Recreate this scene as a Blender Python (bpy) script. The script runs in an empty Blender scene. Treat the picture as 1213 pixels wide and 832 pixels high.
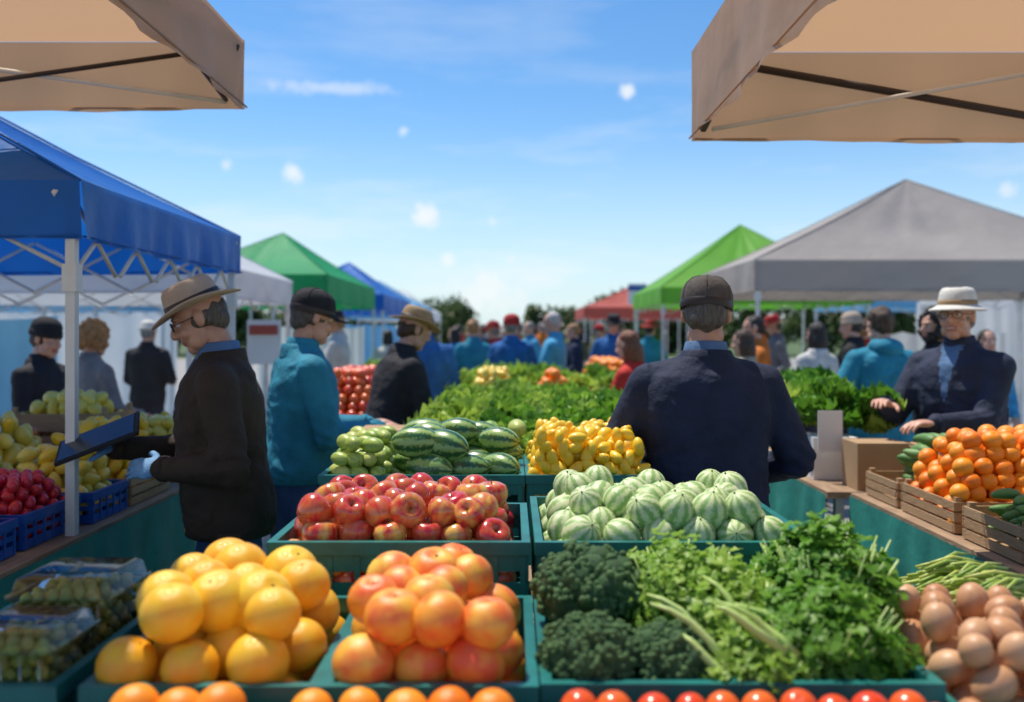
import bpy, math, random, numpy as np
from mathutils import Vector, Matrix, noise
rnd=random.Random(7)
S=bpy.context.scene
# ------------------------------------------------------------ mesh builder
def T(V,F,mi=0):
    V=np.array(V,dtype=float).reshape(-1,3)
    tot=np.array([len(f) for f in F],dtype=int)
    flat=np.array([i for f in F for i in f],dtype=int)
    m=np.full(len(F),mi) if np.isscalar(mi) else np.array(mi)
    return (V,flat,tot,m)
def joinT(*ts):
    V=[];fl=[];to=[];m=[];o=0
    for t in ts:
        V.append(t[0]);fl.append(t[1]+o);to.append(t[2]);m.append(t[3]);o+=len(t[0])
    return (np.vstack(V),np.concatenate(fl),np.concatenate(to),np.concatenate(m))
def xf(t,M):
    A=np.array(M)
    return (t[0]@A[:3,:3].T+A[:3,3],t[1],t[2],t[3])
def setm(t,mi): return (t[0],t[1],t[2],np.full(len(t[2]),mi))
class MB:
    def __init__(s): s.V=[];s.F=[];s.N=[];s.M=[];s.S=[];s.T=[];s.L=[];s.o=0
    def add(s,t,M=None,tint=None,smooth=True,mi=None,lc=None):
        V,fl,to,m=t
        s.L.append(V if lc is None else lc)
        if M is not None:
            A=np.array(M);V=V@A[:3,:3].T+A[:3,3]
        s.V.append(V);s.F.append(fl+s.o);s.N.append(to)
        s.M.append(m if mi is None else np.full(len(to),mi))
        s.S.append(np.full(len(to),smooth))
        s.T.append(np.full(len(V),rnd.random() if tint is None else tint));s.o+=len(V)
    def build(s,name,mats,parent=None,loc=None):
        V=np.vstack(s.V);fl=np.concatenate(s.F);to=np.concatenate(s.N)
        me=bpy.data.meshes.new(name)
        me.vertices.add(len(V));me.vertices.foreach_set('co',V.astype(np.float32).ravel())
        me.loops.add(len(fl));me.loops.foreach_set('vertex_index',fl.astype(np.int32))
        me.polygons.add(len(to));st=np.concatenate([[0],np.cumsum(to)[:-1]])
        me.polygons.foreach_set('loop_start',st.astype(np.int32))
        me.polygons.foreach_set('material_index',np.concatenate(s.M).astype(np.int32))
        me.polygons.foreach_set('use_smooth',np.concatenate(s.S).astype(bool))
        me.update(calc_edges=True)
        a=me.attributes.new('tint','FLOAT','POINT');a.data.foreach_set('value',np.concatenate(s.T).astype(np.float32))
        a=me.attributes.new('lc','FLOAT_VECTOR','POINT');a.data.foreach_set('vector',np.vstack(s.L).astype(np.float32).ravel())
        for m in mats: me.materials.append(m)
        ob=bpy.data.objects.new(name,me);S.collection.objects.link(ob)
        if parent: ob.parent=parent
        return ob
# ------------------------------------------------------------ primitives
def box(x0,x1,y0,y1,z0,z1,mi=0):
    V=[(x0,y0,z0),(x1,y0,z0),(x1,y1,z0),(x0,y1,z0),(x0,y0,z1),(x1,y0,z1),(x1,y1,z1),(x0,y1,z1)]
    return T(V,[(3,2,1,0),(4,5,6,7),(0,1,5,4),(1,2,6,5),(2,3,7,6),(3,0,4,7)],mi)
def sphere(c=(0,0,0),r=(1,1,1),nu=16,nv=10,mi=0):
    if np.isscalar(r): r=(r,r,r)
    V=[(0,0,-1)]
    for j in range(1,nv):
        a=math.pi*j/nv-math.pi/2
        for i in range(nu):
            b=2*math.pi*i/nu;V.append((math.cos(a)*math.cos(b),math.cos(a)*math.sin(b),math.sin(a)))
    V.append((0,0,1));F=[]
    for i in range(nu):
        k=(i+1)%nu;F.append((0,1+k,1+i))
        for j in range(nv-2):
            F.append((1+j*nu+i,1+j*nu+k,1+(j+1)*nu+k,1+(j+1)*nu+i))
        F.append((1+(nv-2)*nu+i,1+(nv-2)*nu+k,len(V)-1))
    V=np.array(V)*np.array(r)+np.array(c)
    return T(V,F,mi)
def loft(rings,mi=0,cap=True,closed=True):
    n=len(rings[0]);V=[p for r in rings for p in r];F=[]
    for j in range(len(rings)-1):
        for i in range(n if closed else n-1):
            k=(i+1)%n;F.append((j*n+i,j*n+k,(j+1)*n+k,(j+1)*n+i))
    if cap and closed:
        F.append(tuple(range(n-1,-1,-1)));F.append(tuple((len(rings)-1)*n+i for i in range(n)))
    return T(V,F,mi)
def tube(pts,rads,n=10,mi=0):
    pts=[Vector(p) for p in pts]
    if np.isscalar(rads): rads=[rads]*len(pts)
    rings=[];up=None
    for i,p in enumerate(pts):
        d=(pts[min(i+1,len(pts)-1)]-pts[max(i-1,0)])
        if d.length<1e-9: d=Vector((0,0,1))
        d.normalize()
        if up is None:
            up=Vector((0,0,1)) if abs(d.z)<.9 else Vector((1,0,0))
        a=d.cross(up);a.normalize();b=a.cross(d);up=b
        rings.append([tuple(p+(a*math.cos(t)+b*math.sin(t))*rads[i]) for t in [2*math.pi*k/n for k in range(n)]])
    return loft(rings,mi)
def capsules(pts,rads,n=14):
    ts=[]
    for i in range(len(pts)-1): ts.append(tube([pts[i],pts[i+1]],[rads[i],rads[i+1]],n))
    for p,r in zip(pts,rads): ts.append(sphere(p,r,n,8))
    return joinT(*ts)
def lathe(prof,n=32,sx=1,sy=1,c=(0,0,0),fn=None,mi=0,cap=False):
    rings=[]
    for (r,z) in prof:
        rg=[]
        for k in range(n):
            t=2*math.pi*k/n;x=r*math.cos(t)*sx;y=r*math.sin(t)*sy;zz=z
            if fn: zz+=fn(r,t)
            rg.append((x+c[0],y+c[1],zz+c[2]))
        rings.append(rg)
    return loft(rings,mi,cap)
def Mloc(x,y,z,rz=0,s=1,rx=0,ry=0):
    return Matrix.Translation((x,y,z))@Matrix.Rotation(rz,4,'Z')@Matrix.Rotation(ry,4,'Y')@Matrix.Rotation(rx,4,'X')@Matrix.Scale(s,4)
def rrot(): 
    return Matrix.Rotation(rnd.random()*6.28,4,'Z')@Matrix.Rotation(rnd.random()*3.14,4,'X')@Matrix.Rotation(rnd.random()*6.28,4,'Z')
def remesh(t,vox,sm=3,fac=.6):
    me=bpy.data.meshes.new('tmp')
    F=[];o=0
    for n in t[2]: F.append([int(i) for i in t[1][o:o+n]]);o+=n
    me.from_pydata([tuple(v) for v in t[0]],[],F)
    ob=bpy.data.objects.new('tmp',me);S.collection.objects.link(ob)
    m=ob.modifiers.new('r','REMESH');m.mode='VOXEL';m.voxel_size=vox
    if sm:
        q=ob.modifiers.new('s','SMOOTH');q.iterations=sm;q.factor=fac
    dg=bpy.context.evaluated_depsgraph_get();dg.update()
    e=ob.evaluated_get(dg);em=e.to_mesh()
    V=np.empty(len(em.vertices)*3);em.vertices.foreach_get('co',V)
    fl=np.empty(len(em.loops),dtype=np.int32);em.loops.foreach_get('vertex_index',fl)
    to=np.empty(len(em.polygons),dtype=np.int32);em.polygons.foreach_get('loop_total',to)
    r=(V.reshape(-1,3).copy(),fl.astype(int),to.astype(int),np.zeros(len(to),dtype=int))
    e.to_mesh_clear();bpy.data.objects.remove(ob);bpy.data.meshes.remove(me)
    return r
def facecent(t):
    st=np.concatenate([[0],np.cumsum(t[2])[:-1]])
    return np.add.reduceat(t[0][t[1]],st,axis=0)/t[2][:,None]
# ------------------------------------------------------------ materials
def mk(name,c1,c2=None,c3=None,rough=.6,scale=8,bump=.1,bs=None,coord='Object',transl=0,tcol=None,coat=0,stretch=(1,1,1),sss=0,spec=.5,metal=0,kind='noise',nstr=10,bdist=.01,c4=None,det=5):
    m=bpy.data.materials.new(name);m.use_nodes=True;nt=m.node_tree;N=nt.nodes;L=nt.links
    b=N['Principled BSDF'];out=N['Material Output']
    b.inputs['Roughness'].default_value=rough;b.inputs['Specular IOR Level'].default_value=spec
    b.inputs['Metallic'].default_value=metal
    b.inputs['Coat Weight'].default_value=coat;b.inputs['Coat Roughness'].default_value=.15
    if sss:
        b.inputs['Subsurface Weight'].default_value=sss;b.inputs['Subsurface Radius'].default_value=(.02,.008,.004);b.inputs['Subsurface Scale'].default_value=.5
    if coord=='lc':
        tc=N.new('ShaderNodeAttribute');tc.attribute_name='lc';cv=tc.outputs['Vector']
    else:
        tc=N.new('ShaderNodeTexCoord');cv=tc.outputs['Object']
    if coord=='lc' and kind!='stripes':
        ti=N.new('ShaderNodeAttribute');ti.attribute_name='tint'
        va=N.new('ShaderNodeVectorMath');va.operation='MULTIPLY_ADD';L.new(ti.outputs['Vector'],va.inputs[0]);va.inputs[1].default_value=(37,51,23);L.new(cv,va.inputs[2]);cv=va.outputs[0]
    mp=N.new('ShaderNodeMapping');mp.inputs['Scale'].default_value=stretch;L.new(cv,mp.inputs[0])
    ns=N.new('ShaderNodeTexNoise');ns.inputs['Scale'].default_value=scale;ns.inputs['Detail'].default_value=det;L.new(mp.outputs[0],ns.inputs[0])
    if c2 is None: c2=tuple(c*.72 for c in c1)
    fac=None
    if kind=='stripes':
        sp=N.new('ShaderNodeSeparateXYZ');L.new(cv,sp.inputs[0])
        at=N.new('ShaderNodeMath');at.operation='ARCTAN2';L.new(sp.outputs[1],at.inputs[0]);L.new(sp.outputs[0],at.inputs[1])
        mu=N.new('ShaderNodeMath');mu.operation='MULTIPLY';mu.inputs[1].default_value=nstr;L.new(at.outputs[0],mu.inputs[0])
        ad=N.new('ShaderNodeMath');ad.operation='MULTIPLY_ADD';L.new(ns.outputs['Fac'],ad.inputs[0]);ad.inputs[1].default_value=5;L.new(mu.outputs[0],ad.inputs[2])
        sn=N.new('ShaderNodeMath');sn.operation='SINE';L.new(ad.outputs[0],sn.inputs[0])
        mr=N.new('ShaderNodeMapRange');mr.inputs[1].default_value=-.5;mr.inputs[2].default_value=.7;L.new(sn.outputs[0],mr.inputs[0]);fac=mr.outputs[0]
    else:
        mr=N.new('ShaderNodeMapRange');mr.inputs[1].default_value=.35;mr.inputs[2].default_value=.65;L.new(ns.outputs['Fac'],mr.inputs[0]);fac=mr.outputs[0]
    mx=N.new('ShaderNodeMix');mx.data_type='RGBA';L.new(fac,mx.inputs[0]);mx.inputs[6].default_value=(*c1,1);mx.inputs[7].default_value=(*c2,1)
    col=mx.outputs[2]
    if c3 is not None:
        ta=N.new('ShaderNodeAttribute');ta.attribute_name='tint'
        m2=N.new('ShaderNodeMix');m2.data_type='RGBA';L.new(ta.outputs['Fac'],m2.inputs[0]);L.new(col,m2.inputs[6])
        if c4 is not None:
            m4=N.new('ShaderNodeMix');m4.data_type='RGBA';L.new(fac,m4.inputs[0]);m4.inputs[6].default_value=(*c3,1);m4.inputs[7].default_value=(*c4,1);L.new(m4.outputs[2],m2.inputs[7])
        else: m2.inputs[7].default_value=(*c3,1)
        col=m2.outputs[2]
    L.new(col,b.inputs['Base Color'])
    if bump:
        n2=N.new('ShaderNodeTexNoise');n2.inputs['Scale'].default_value=bs or scale*4;n2.inputs['Detail'].default_value=4;L.new(mp.outputs[0],n2.inputs[0])
        bp=N.new('ShaderNodeBump');bp.inputs['Strength'].default_value=bump;bp.inputs['Distance'].default_value=bdist;L.new(n2.outputs['Fac'],bp.inputs['Height']);L.new(bp.outputs[0],b.inputs['Normal'])
    if transl:
        tr=N.new('ShaderNodeBsdfTranslucent')
        if tcol: tr.inputs[0].default_value=(*tcol,1)
        else: L.new(col,tr.inputs[0])
        ms=N.new('ShaderNodeMixShader');ms.inputs[0].default_value=transl;L.new(b.outputs[0],ms.inputs[1]);L.new(tr.outputs[0],ms.inputs[2]);L.new(ms.outputs[0],out.inputs[0])
    return m
def cloth(name,c,rough=.8,k=.7):
    return mk(name,c,tuple(x*k for x in c),rough=rough,scale=9,bump=.7,bs=18,bdist=.016,spec=.35)
def fabric(name,c,tr=.3,rough=.55,tc=None):
    return mk(name,c,tuple(x*.9 for x in c),rough=rough,scale=1.5,bump=.35,bs=3.5,bdist=.05,transl=tr,spec=.4,tcol=tc)
teal=mk('teal_plastic',(.012,.19,.17),(.01,.13,.12),rough=.4,scale=14,bump=.05)
blueplastic=mk('blue_plastic',(.015,.1,.42),(.01,.07,.32),rough=.35,scale=10,bump=.05)
wood=mk('crate_wood',(.5,.31,.16),(.36,.21,.1),c3=(.44,.3,.17),rough=.8,scale=12,stretch=(1,1,6),bump=.4,bs=40)
wood2=mk('table_wood',(.42,.29,.18),(.28,.18,.11),rough=.75,scale=5,stretch=(6,1,6),bump=.3,bs=30)
card=mk('cardboard',(.46,.3,.17),(.4,.26,.14),rough=.9,scale=5,bump=.1)
tealcloth=mk('teal_cloth',(.015,.26,.22),(.012,.19,.16),rough=.8,scale=4,bump=.4,bs=9,bdist=.02)
alu=mk('aluminium_pole',(.7,.71,.73),(.6,.6,.62),rough=.4,metal=.4,scale=10,bump=.03)
paint=mk('white_painted_steel',(.75,.75,.73),(.68,.68,.66),rough=.4,scale=10,bump=.03)
darkst=mk('dark_steel',(.035,.022,.018),(.025,.016,.014),rough=.5,scale=10,bump=.03)
orangeM=mk('grapefruit_peel',(.95,.50,.02),(.93,.37,.012),c3=(.95,.66,.05),c4=(.95,.53,.025),rough=.34,scale=1.3,det=2,bump=.22,bs=60,coord='lc',bdist=.01,coat=.08)
peachM=mk('peach_peel',(.93,.36,.03),(.85,.12,.03),c3=(.95,.60,.08),c4=(.88,.2,.04),rough=.38,scale=1.1,det=2,bump=.15,bs=60,coord='lc',bdist=.01,coat=.05)
tangM=mk('tangerine_peel',(.93,.25,.01),(.9,.18,.01),c3=(.95,.36,.02),rough=.38,scale=2,bump=.15,bs=50,coord='lc',bdist=.01)
stemM=mk('stem',(.12,.09,.03),(.08,.1,.03),rough=.8)
appleM=mk('apple_skin',(.55,.012,.025),(.5,.01,.03),c3=(.66,.03,.03),c4=(.9,.58,.12),rough=.22,scale=1.6,stretch=(1.3,1.3,.5),det=3,bump=.02,coord='lc',coat=.4)
melonM=mk('striped_melon_skin',(.62,.7,.36),(.24,.42,.12),c3=(.72,.77,.48),c4=(.3,.48,.16),rough=.45,scale=6,kind='stripes',nstr=9,bump=.1,coord='lc',bdist=.01)
wmM=mk('watermelon_skin',(.36,.5,.14),(.03,.12,.03),c3=(.2,.36,.09),c4=(.02,.085,.02),rough=.3,scale=7,kind='stripes',nstr=7,bump=.03,coord='lc',coat=.25)
mangoM=mk('yellow_mango_skin',(.95,.60,.02),(.95,.68,.05),c3=(.95,.64,.03),c4=(.93,.46,.02),rough=.36,scale=1.5,det=2,bump=.05,coord='lc',coat=.1)
yelM=mk('yellow_pepper_skin',(.93,.66,.05),(.93,.55,.03),c3=(.92,.74,.14),rough=.35,scale=1.5,det=2,bump=.05,coord='lc',coat=.2)
radM=mk('radish_skin',(.65,.01,.06),(.5,.01,.05),c3=(.7,.03,.03),rough=.35,scale=3,bump=.05,coord='lc',coat=.2)
tomM=mk('tomato_skin',(.8,.06,.015),(.72,.04,.01),c3=(.85,.16,.02),rough=.25,scale=3,bump=.02,coord='lc',coat=.3)
cucM=mk('cucumber_skin',(.07,.2,.035),(.12,.28,.06),c3=(.18,.34,.1),rough=.4,scale=10,bump=.2,coord='lc',bdist=.02)
squashM=mk('green_squash_skin',(.38,.52,.08),(.18,.34,.05),c3=(.55,.6,.15),rough=.4,scale=8,kind='stripes',nstr=6,bump=.05,coord='lc')
potM=mk('brown_onion_skin',(.56,.27,.12),(.42,.17,.08),c3=(.66,.4,.22),rough=.42,scale=2.5,stretch=(2,2,.5),bump=.1,coord='lc')
grapeM=mk('green_grape_skin',(.62,.6,.16),(.7,.58,.18),c3=(.5,.58,.12),rough=.4,scale=3,bump=.02,coord='lc',spec=.3)
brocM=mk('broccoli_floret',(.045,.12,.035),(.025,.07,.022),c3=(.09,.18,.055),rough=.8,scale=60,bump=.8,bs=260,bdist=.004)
stalkM=mk('celery_stalk',(.40,.58,.13),(.28,.48,.08),c3=(.52,.66,.22),rough=.45,scale=30,stretch=(1,1,1),bump=.1)
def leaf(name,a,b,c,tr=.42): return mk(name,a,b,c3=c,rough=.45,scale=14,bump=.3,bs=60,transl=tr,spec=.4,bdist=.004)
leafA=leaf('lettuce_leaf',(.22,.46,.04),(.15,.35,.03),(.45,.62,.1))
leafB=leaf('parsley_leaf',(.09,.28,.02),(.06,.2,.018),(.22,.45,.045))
treeleaf=leaf('tree_leaf',(.09,.14,.04),(.06,.1,.03),(.14,.2,.06),.3)
bark=mk('bark',(.1,.07,.05),(.06,.04,.03),rough=.9,scale=8,stretch=(1,1,.3),bump=.6)
asphalt=mk('concrete_paving',(.34,.33,.31),(.26,.255,.24),rough=.9,scale=2,bump=.4,bs=90,bdist=.01)
grassM=mk('grass',(.09,.14,.04),(.06,.1,.03),rough=.95,scale=.5,bump=.4,bs=5)
skinA=mk('skin',(.66,.38,.27),(.58,.3,.21),rough=.48,scale=25,bump=.12,bs=120,sss=.12,bdist=.002)
skinB=mk('skin_tanned',(.58,.31,.2),(.5,.25,.16),rough=.48,scale=25,bump=.12,bs=120,sss=.1,bdist=.002)
lipM=mk('lips',(.48,.17,.14),(.4,.14,.12),rough=.45,scale=20,bump=.05)
eyeM=mk('eye_white',(.7,.68,.65),(.65,.6,.58),rough=.2,scale=20,bump=0)
irisM=mk('iris',(.03,.02,.015),(.02,.015,.01),rough=.15,scale=20,bump=0)
teethM=mk('teeth',(.7,.66,.58),(.62,.58,.5),rough=.3,scale=20,bump=0)
def hairm(n,c): return mk(n,c,tuple(x*.45 for x in c),rough=.5,scale=45,stretch=(3,3,.5),bump=.9,bs=80,bdist=.006)
hGrey=hairm('hair_grey',(.3,.28,.26));hDGrey=hairm('hair_dark_grey',(.13,.11,.095));hDark=hairm('hair_dark',(.025,.018,.014));hBrown=hairm('hair_brown',(.1,.05,.025));hRed=hairm('hair_auburn',(.28,.09,.03));hBlond=hairm('hair_golden_brown',(.5,.25,.09));hWhite=hairm('hair_white',(.65,.62,.6))
shoeM=mk('shoe_leather',(.04,.025,.02),rough=.5)
jeans=cloth('denim',(.045,.11,.26));dpants=cloth('dark_trousers',(.03,.03,.045))
lensM=mk('glasses_frame',(.01,.01,.012),rough=.3,bump=0)
plastic_clear=bpy.data.materials.new('clear_plastic');plastic_clear.use_nodes=True
nt=plastic_clear.node_tree;g=nt.nodes.new('ShaderNodeBsdfGlossy');g.inputs['Roughness'].default_value=.08;tp=nt.nodes.new('ShaderNodeBsdfTransparent');tp.inputs[0].default_value=(.95,.97,.97,1);fr=nt.nodes.new('ShaderNodeFresnel');fr.inputs[0].default_value=1.6;ms=nt.nodes.new('ShaderNodeMixShader');nt.links.new(fr.outputs[0],ms.inputs[0]);nt.links.new(tp.outputs[0],ms.inputs[1]);nt.links.new(g.outputs[0],ms.inputs[2]);nt.links.new(ms.outputs[0],nt.nodes['Material Output'].inputs[0])
whiteM=mk('white_card',(.78,.77,.74),(.73,.72,.7),rough=.7,scale=6,bump=.05)
# ------------------------------------------------------------ produce templates
def orange_t():
    s=sphere(r=(1,1,.95),nu=24,nv=16);V=s[0]
    rr=np.hypot(V[:,0],V[:,1]);top=V[:,2]>0
    V[:,2]-=np.where(top,.12*np.exp(-(rr/.16)**2),0)
    return joinT(s,tube([(0,0,.80),(0,0,.87)],[.06,.045],6,1))
def peach_t():
    s=sphere(r=(1,1,.93),nu=24,nv=16);V=s[0]
    a=np.arctan2(V[:,1],V[:,0]);rr=np.hypot(V[:,0],V[:,1])
    V[:,2]-=np.where(V[:,2]>0,.22*np.exp(-(rr/.28)**2),0)
    k=1-.06*np.exp(-(a/.22)**2);V[:,0]*=k;V[:,1]*=k
    return joinT(s,tube([(0,0,.66),(0,0,.76)],[.07,.05],6,1))
def apple_t():
    pr=[(.0,-.62),(.18,-.72),(.4,-.8),(.62,-.68),(.85,-.35),(.98,.05),(.97,.4),(.8,.7),(.55,.82),(.3,.76),(.12,.6),(.0,.5)]
    t=lathe(pr,18)
    return joinT(t,tube([(0,0,.5),(.03,0,.8),(.1,0,1.0)],[.035,.03,.04],5,1))
def ell_t(a,b,c,tip=0,nu=16,nv=12):
    s=sphere(r=(a,b,c),nu=nu,nv=nv)
    if tip:
        V=s[0];V[:,2]+=np.sign(V[:,2])*tip*np.exp(-(np.hypot(V[:,0],V[:,1])/.25)**2)
    return joinT(s,tube([(0,0,c*.97),(0,0,c*1.06)],[.06,.05],5,1))
def mango_t():
    s=sphere(r=(.85,.72,1.25),nu=16,nv=12);V=s[0]
    V[:,0]+=.18*(V[:,2]/1.25)**2
    return joinT(s,tube([(.15,0,1.2),(.17,0,1.3)],[.05,.04],5,1))
def cuc_t(L=4.5,b=.5):
    pts=[];rd=[]
    for i in range(11):
        t=i/10;pts.append((b*math.sin(math.pi*t),0,(t-.5)*L));rd.append(max(.12,math.sin(math.pi*min(max(t*.96+.02,0),1))**.35*(.75+.25*t)))
    return tube(pts,rd,10)
TO=orange_t();TP=peach_t();TA=apple_t();TM=ell_t(.95,.95,1.0);TW=ell_t(.78,.78,1.25,nu=20,nv=14);TG=mango_t();TC=cuc_t();TE=ell_t(.8,.8,1.0);TL=ell_t(.75,.75,1.05,.15)
def heap(name,tm,x0,x1,y0,y1,z0,r,layers,mats,sc=.1,fill=.97,orient='rand',dome=.7,zst=1.45,skip=0,bb=None,jit=.15,drop=.25):
    b=bb or MB()
    for k in range(layers):
        ins=r*1.0+max(0,k-skip)*r*dome
        nx=max(1,int((x1-x0-2*ins)/(2*r*fill))+1);ny=max(1,int((y1-y0-2*ins)/(1.8*r*fill))+1)
        for j in range(ny):
            for i in range(nx):
                off=.5*((j+k)%2)
                x=x0+ins+(x1-x0-2*ins)*((i+off*.9)/max(nx-.4,1)) + rnd.uniform(-jit,jit)*r
                y=y0+ins+(y1-y0-2*ins)*(j/max(ny-1,1)) + rnd.uniform(-jit,jit)*r
                if x>x1-r*.8: continue
                z=z0+r+k*r*zst+rnd.uniform(-.14,.14)*r
                if k==layers-1 and rnd.random()<drop: continue
                s=r*rnd.uniform(1-sc,1+sc)
                if orient=='rand': R=rrot()
                elif orient=='up': R=Matrix.Rotation(rnd.random()*6.28,4,'Z')@Matrix.Rotation(rnd.uniform(-1.2,1.2),4,'X')@Matrix.Rotation(rnd.random()*6.28,4,'Z')
                else: R=Matrix.Rotation(orient+rnd.uniform(-.35,.35),4,'Z')@Matrix.Rotation(math.pi/2+rnd.uniform(-.12,.12),4,'X')@Matrix.Rotation(rnd.random()*6.28,4,'Z')
                t=tm if not isinstance(tm,list) else rnd.choice(tm)
                b.add(t,Matrix.Translation((x,y,z))@R@Matrix.Scale(s,4))
    if bb is None: return b.build(name,mats)
def crate(name,x0,x1,y0,y1,z0,h,m,th=.012):
    b=MB();z1=z0+h
    def bar(*a): b.add(box(*a),smooth=False)
    bar(x0+.006,x1-.006,y0+.006,y1-.006,z0,z0+.01)
    rim=.028
    bar(x0-.006,x1+.006,y0-.006,y0+th,z1-rim,z1);bar(x0-.006,x1+.006,y1-th,y1+.006,z1-rim,z1)
    bar(x0-.006,x0+th,y0+th,y1-th,z1-rim,z1);bar(x1-th,x1+.006,y0+th,y1-th,z1-rim,z1)
    for zz0,zz1 in ((z0+.002,z0+h*.28),(z0+h*.42,z0+h*.56),(z0+h*.68,z1-rim-.001)):
        bar(x0,x1,y0,y0+.006,zz0,zz1);bar(x0,x1,y1-.006,y1,zz0,zz1)
        bar(x0,x0+.006,y0+.007,y1-.007,zz0,zz1);bar(x1-.006,x1,y0+.007,y1-.007,zz0,zz1)
    n=max(3,int((x1-x0)/.06));
    for i in range(n+1):
        x=x0+.004+(x1-x0-.02)*i/n
        bar(x,x+.012,y0-.003,y0+.004,z0+.004,z1-rim-.002);bar(x,x+.012,y1-.004,y1+.003,z0+.004,z1-rim-.002)
    n=max(3,int((y1-y0)/.06))
    for i in range(n+1):
        y=y0+.004+(y1-y0-.02)*i/n
        bar(x0-.003,x0+.004,y,y+.012,z0+.004,z1-rim-.002);bar(x1-.004,x1+.003,y,y+.012,z0+.004,z1-rim-.002)
    return b.build(name,[m])
def wcrate(name,x0,x1,y0,y1,z0,h):
    b=MB()
    def bar(*a): b.add(box(*a),smooth=False)
    bar(x0+.01,x1-.01,y0+.01,y1-.01,z0,z0+.01)
    n=3
    for k in range(n):
        a=z0+.004+k*h/n;c=a+h/n*.78
        j=rnd.uniform(-.002,.002)
        bar(x0,x1,y0+j,y0+.008+j,a,c);bar(x0,x1,y1-.008,y1,a,c);bar(x0+j,x0+.008+j,y0+.011,y1-.01,a,c);bar(x1-.008,x1,y0+.011,y1-.01,a,c)
    for (xx,yy) in ((x0+.0105,y0+.0105),(x1-.0325,y0+.0105),(x0+.0105,y1-.0325),(x1-.0325,y1-.0325)):
        bar(xx,xx+.022,yy,yy+.022,z0+.011,z0+h+.012)
    return b.build(name,[wood])
def tray(name,x0,x1,y0,y1,z0,h,m): 
    return crate(name,x0,x1,y0,y1,z0,h,m)
def leaf_t(w=1.,l=1.,ruf=.12,curl=.5,nx=7,ny=8,seed=0,nruf=5):
    V=[];F=[]
    for j in range(ny):
        t=j/(ny-1);wd=w*(math.sin(math.pi*(t*.80+.12))**.55)*.5
        for i in range(nx):
            u=i/(nx-1)*2-1
            x=u*wd;y=l*t;z=curl*t*t*l-abs(u)*-.12*w+ruf*abs(u)**1.5*math.sin(nruf*t*6.28+seed+u*2)*w
            z+=.05*math.sin(9*u+seed)*t
            x+=ruf*.6*abs(u)*math.cos(nruf*t*7+seed)*w
            V.append((x,y,z))
    for j in range(ny-1):
        for i in range(nx-1): F.append((j*nx+i,j*nx+i+1,(j+1)*nx+i+1,(j+1)*nx+i))
    return T(V,F)
def lettuce_t(seed,n=26):
    r=random.Random(seed);b=[]
    for i in range(n):
        k=i/n;t=leaf_t(1.0,.85,.24,.55-k*.2,seed=r.random()*6,nruf=3+r.random()*3)
        pitch=math.radians(5+75*k+r.uniform(-8,8))
        M=Matrix.Rotation(i*2.4+r.uniform(-.3,.3),4,'Z')@Matrix.Translation((0,.05,0))@Matrix.Rotation(pitch,4,'X')@Matrix.Scale(1-.35*k,4)
        b.append(xf(t,M))
    return joinT(*b)
LT=[lettuce_t(i) for i in range(4)]
def greens(name,x0,x1,y0,y1,z,r,mat,n,zj=.05):
    b=MB()
    for i in range(n):
        x=rnd.uniform(x0,x1);y=rnd.uniform(y0,y1)
        b.add(rnd.choice(LT),Matrix.Translation((x,y,z+rnd.uniform(0,zj)))@Matrix.Rotation(rnd.uniform(-.5,.5),4,'X')@Matrix.Rotation(rnd.uniform(-.5,.5),4,'Y')@Matrix.Rotation(rnd.random()*6,4,'Z')@Matrix.Scale(r*rnd.uniform(.75,1.2),4))
    return b.build(name,mat if isinstance(mat,list) else [mat])
def parsleyleaf(seed):
    r=random.Random(seed);V=[(0,0,0)];F=[]
    n=11
    for i in range(n):
        a=-2.2+4.4*i/(n-1);rr=(1 if i%2==0 else .62)*r.uniform(.8,1.1)
        V.append((rr*math.sin(a),rr*math.cos(a)*.9+.25,r.uniform(-.22,.28)))
    for i in range(n-1): F.append((0,i+2,i+1))
    return T(V,F)
PL=[parsleyleaf(i) for i in range(6)]
def parsley(name,cx,cy,cz,rx,ry,rz,n,size,mats):
    b=MB()
    for i in range(n):
        a=rnd.random()*6.283;e=rnd.random()
        d=Vector((math.cos(a)*math.sqrt(1-e*e),math.sin(a)*math.sqrt(1-e*e),e))
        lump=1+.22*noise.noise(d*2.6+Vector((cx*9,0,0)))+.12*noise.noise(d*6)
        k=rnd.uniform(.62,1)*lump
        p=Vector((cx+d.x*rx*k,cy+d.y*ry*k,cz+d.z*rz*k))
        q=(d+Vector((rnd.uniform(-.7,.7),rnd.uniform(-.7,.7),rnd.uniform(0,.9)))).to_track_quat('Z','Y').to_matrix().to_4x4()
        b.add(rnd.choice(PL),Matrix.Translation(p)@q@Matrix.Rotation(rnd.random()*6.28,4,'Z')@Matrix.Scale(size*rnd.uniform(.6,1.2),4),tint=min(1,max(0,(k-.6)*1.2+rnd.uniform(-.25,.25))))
    for i in range(n//22):
        a=rnd.random()*6.283;k=rnd.uniform(.2,.9)
        b.add(tube([(cx+math.cos(a)*rx*.3*k,cy+math.sin(a)*ry*.3*k,cz-.02),(cx+math.cos(a)*rx*k,cy+math.sin(a)*ry*k,cz+rz*rnd.uniform(.4,.9))],[.003,.0018],5,1))
    return b.build(name,mats)
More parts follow.
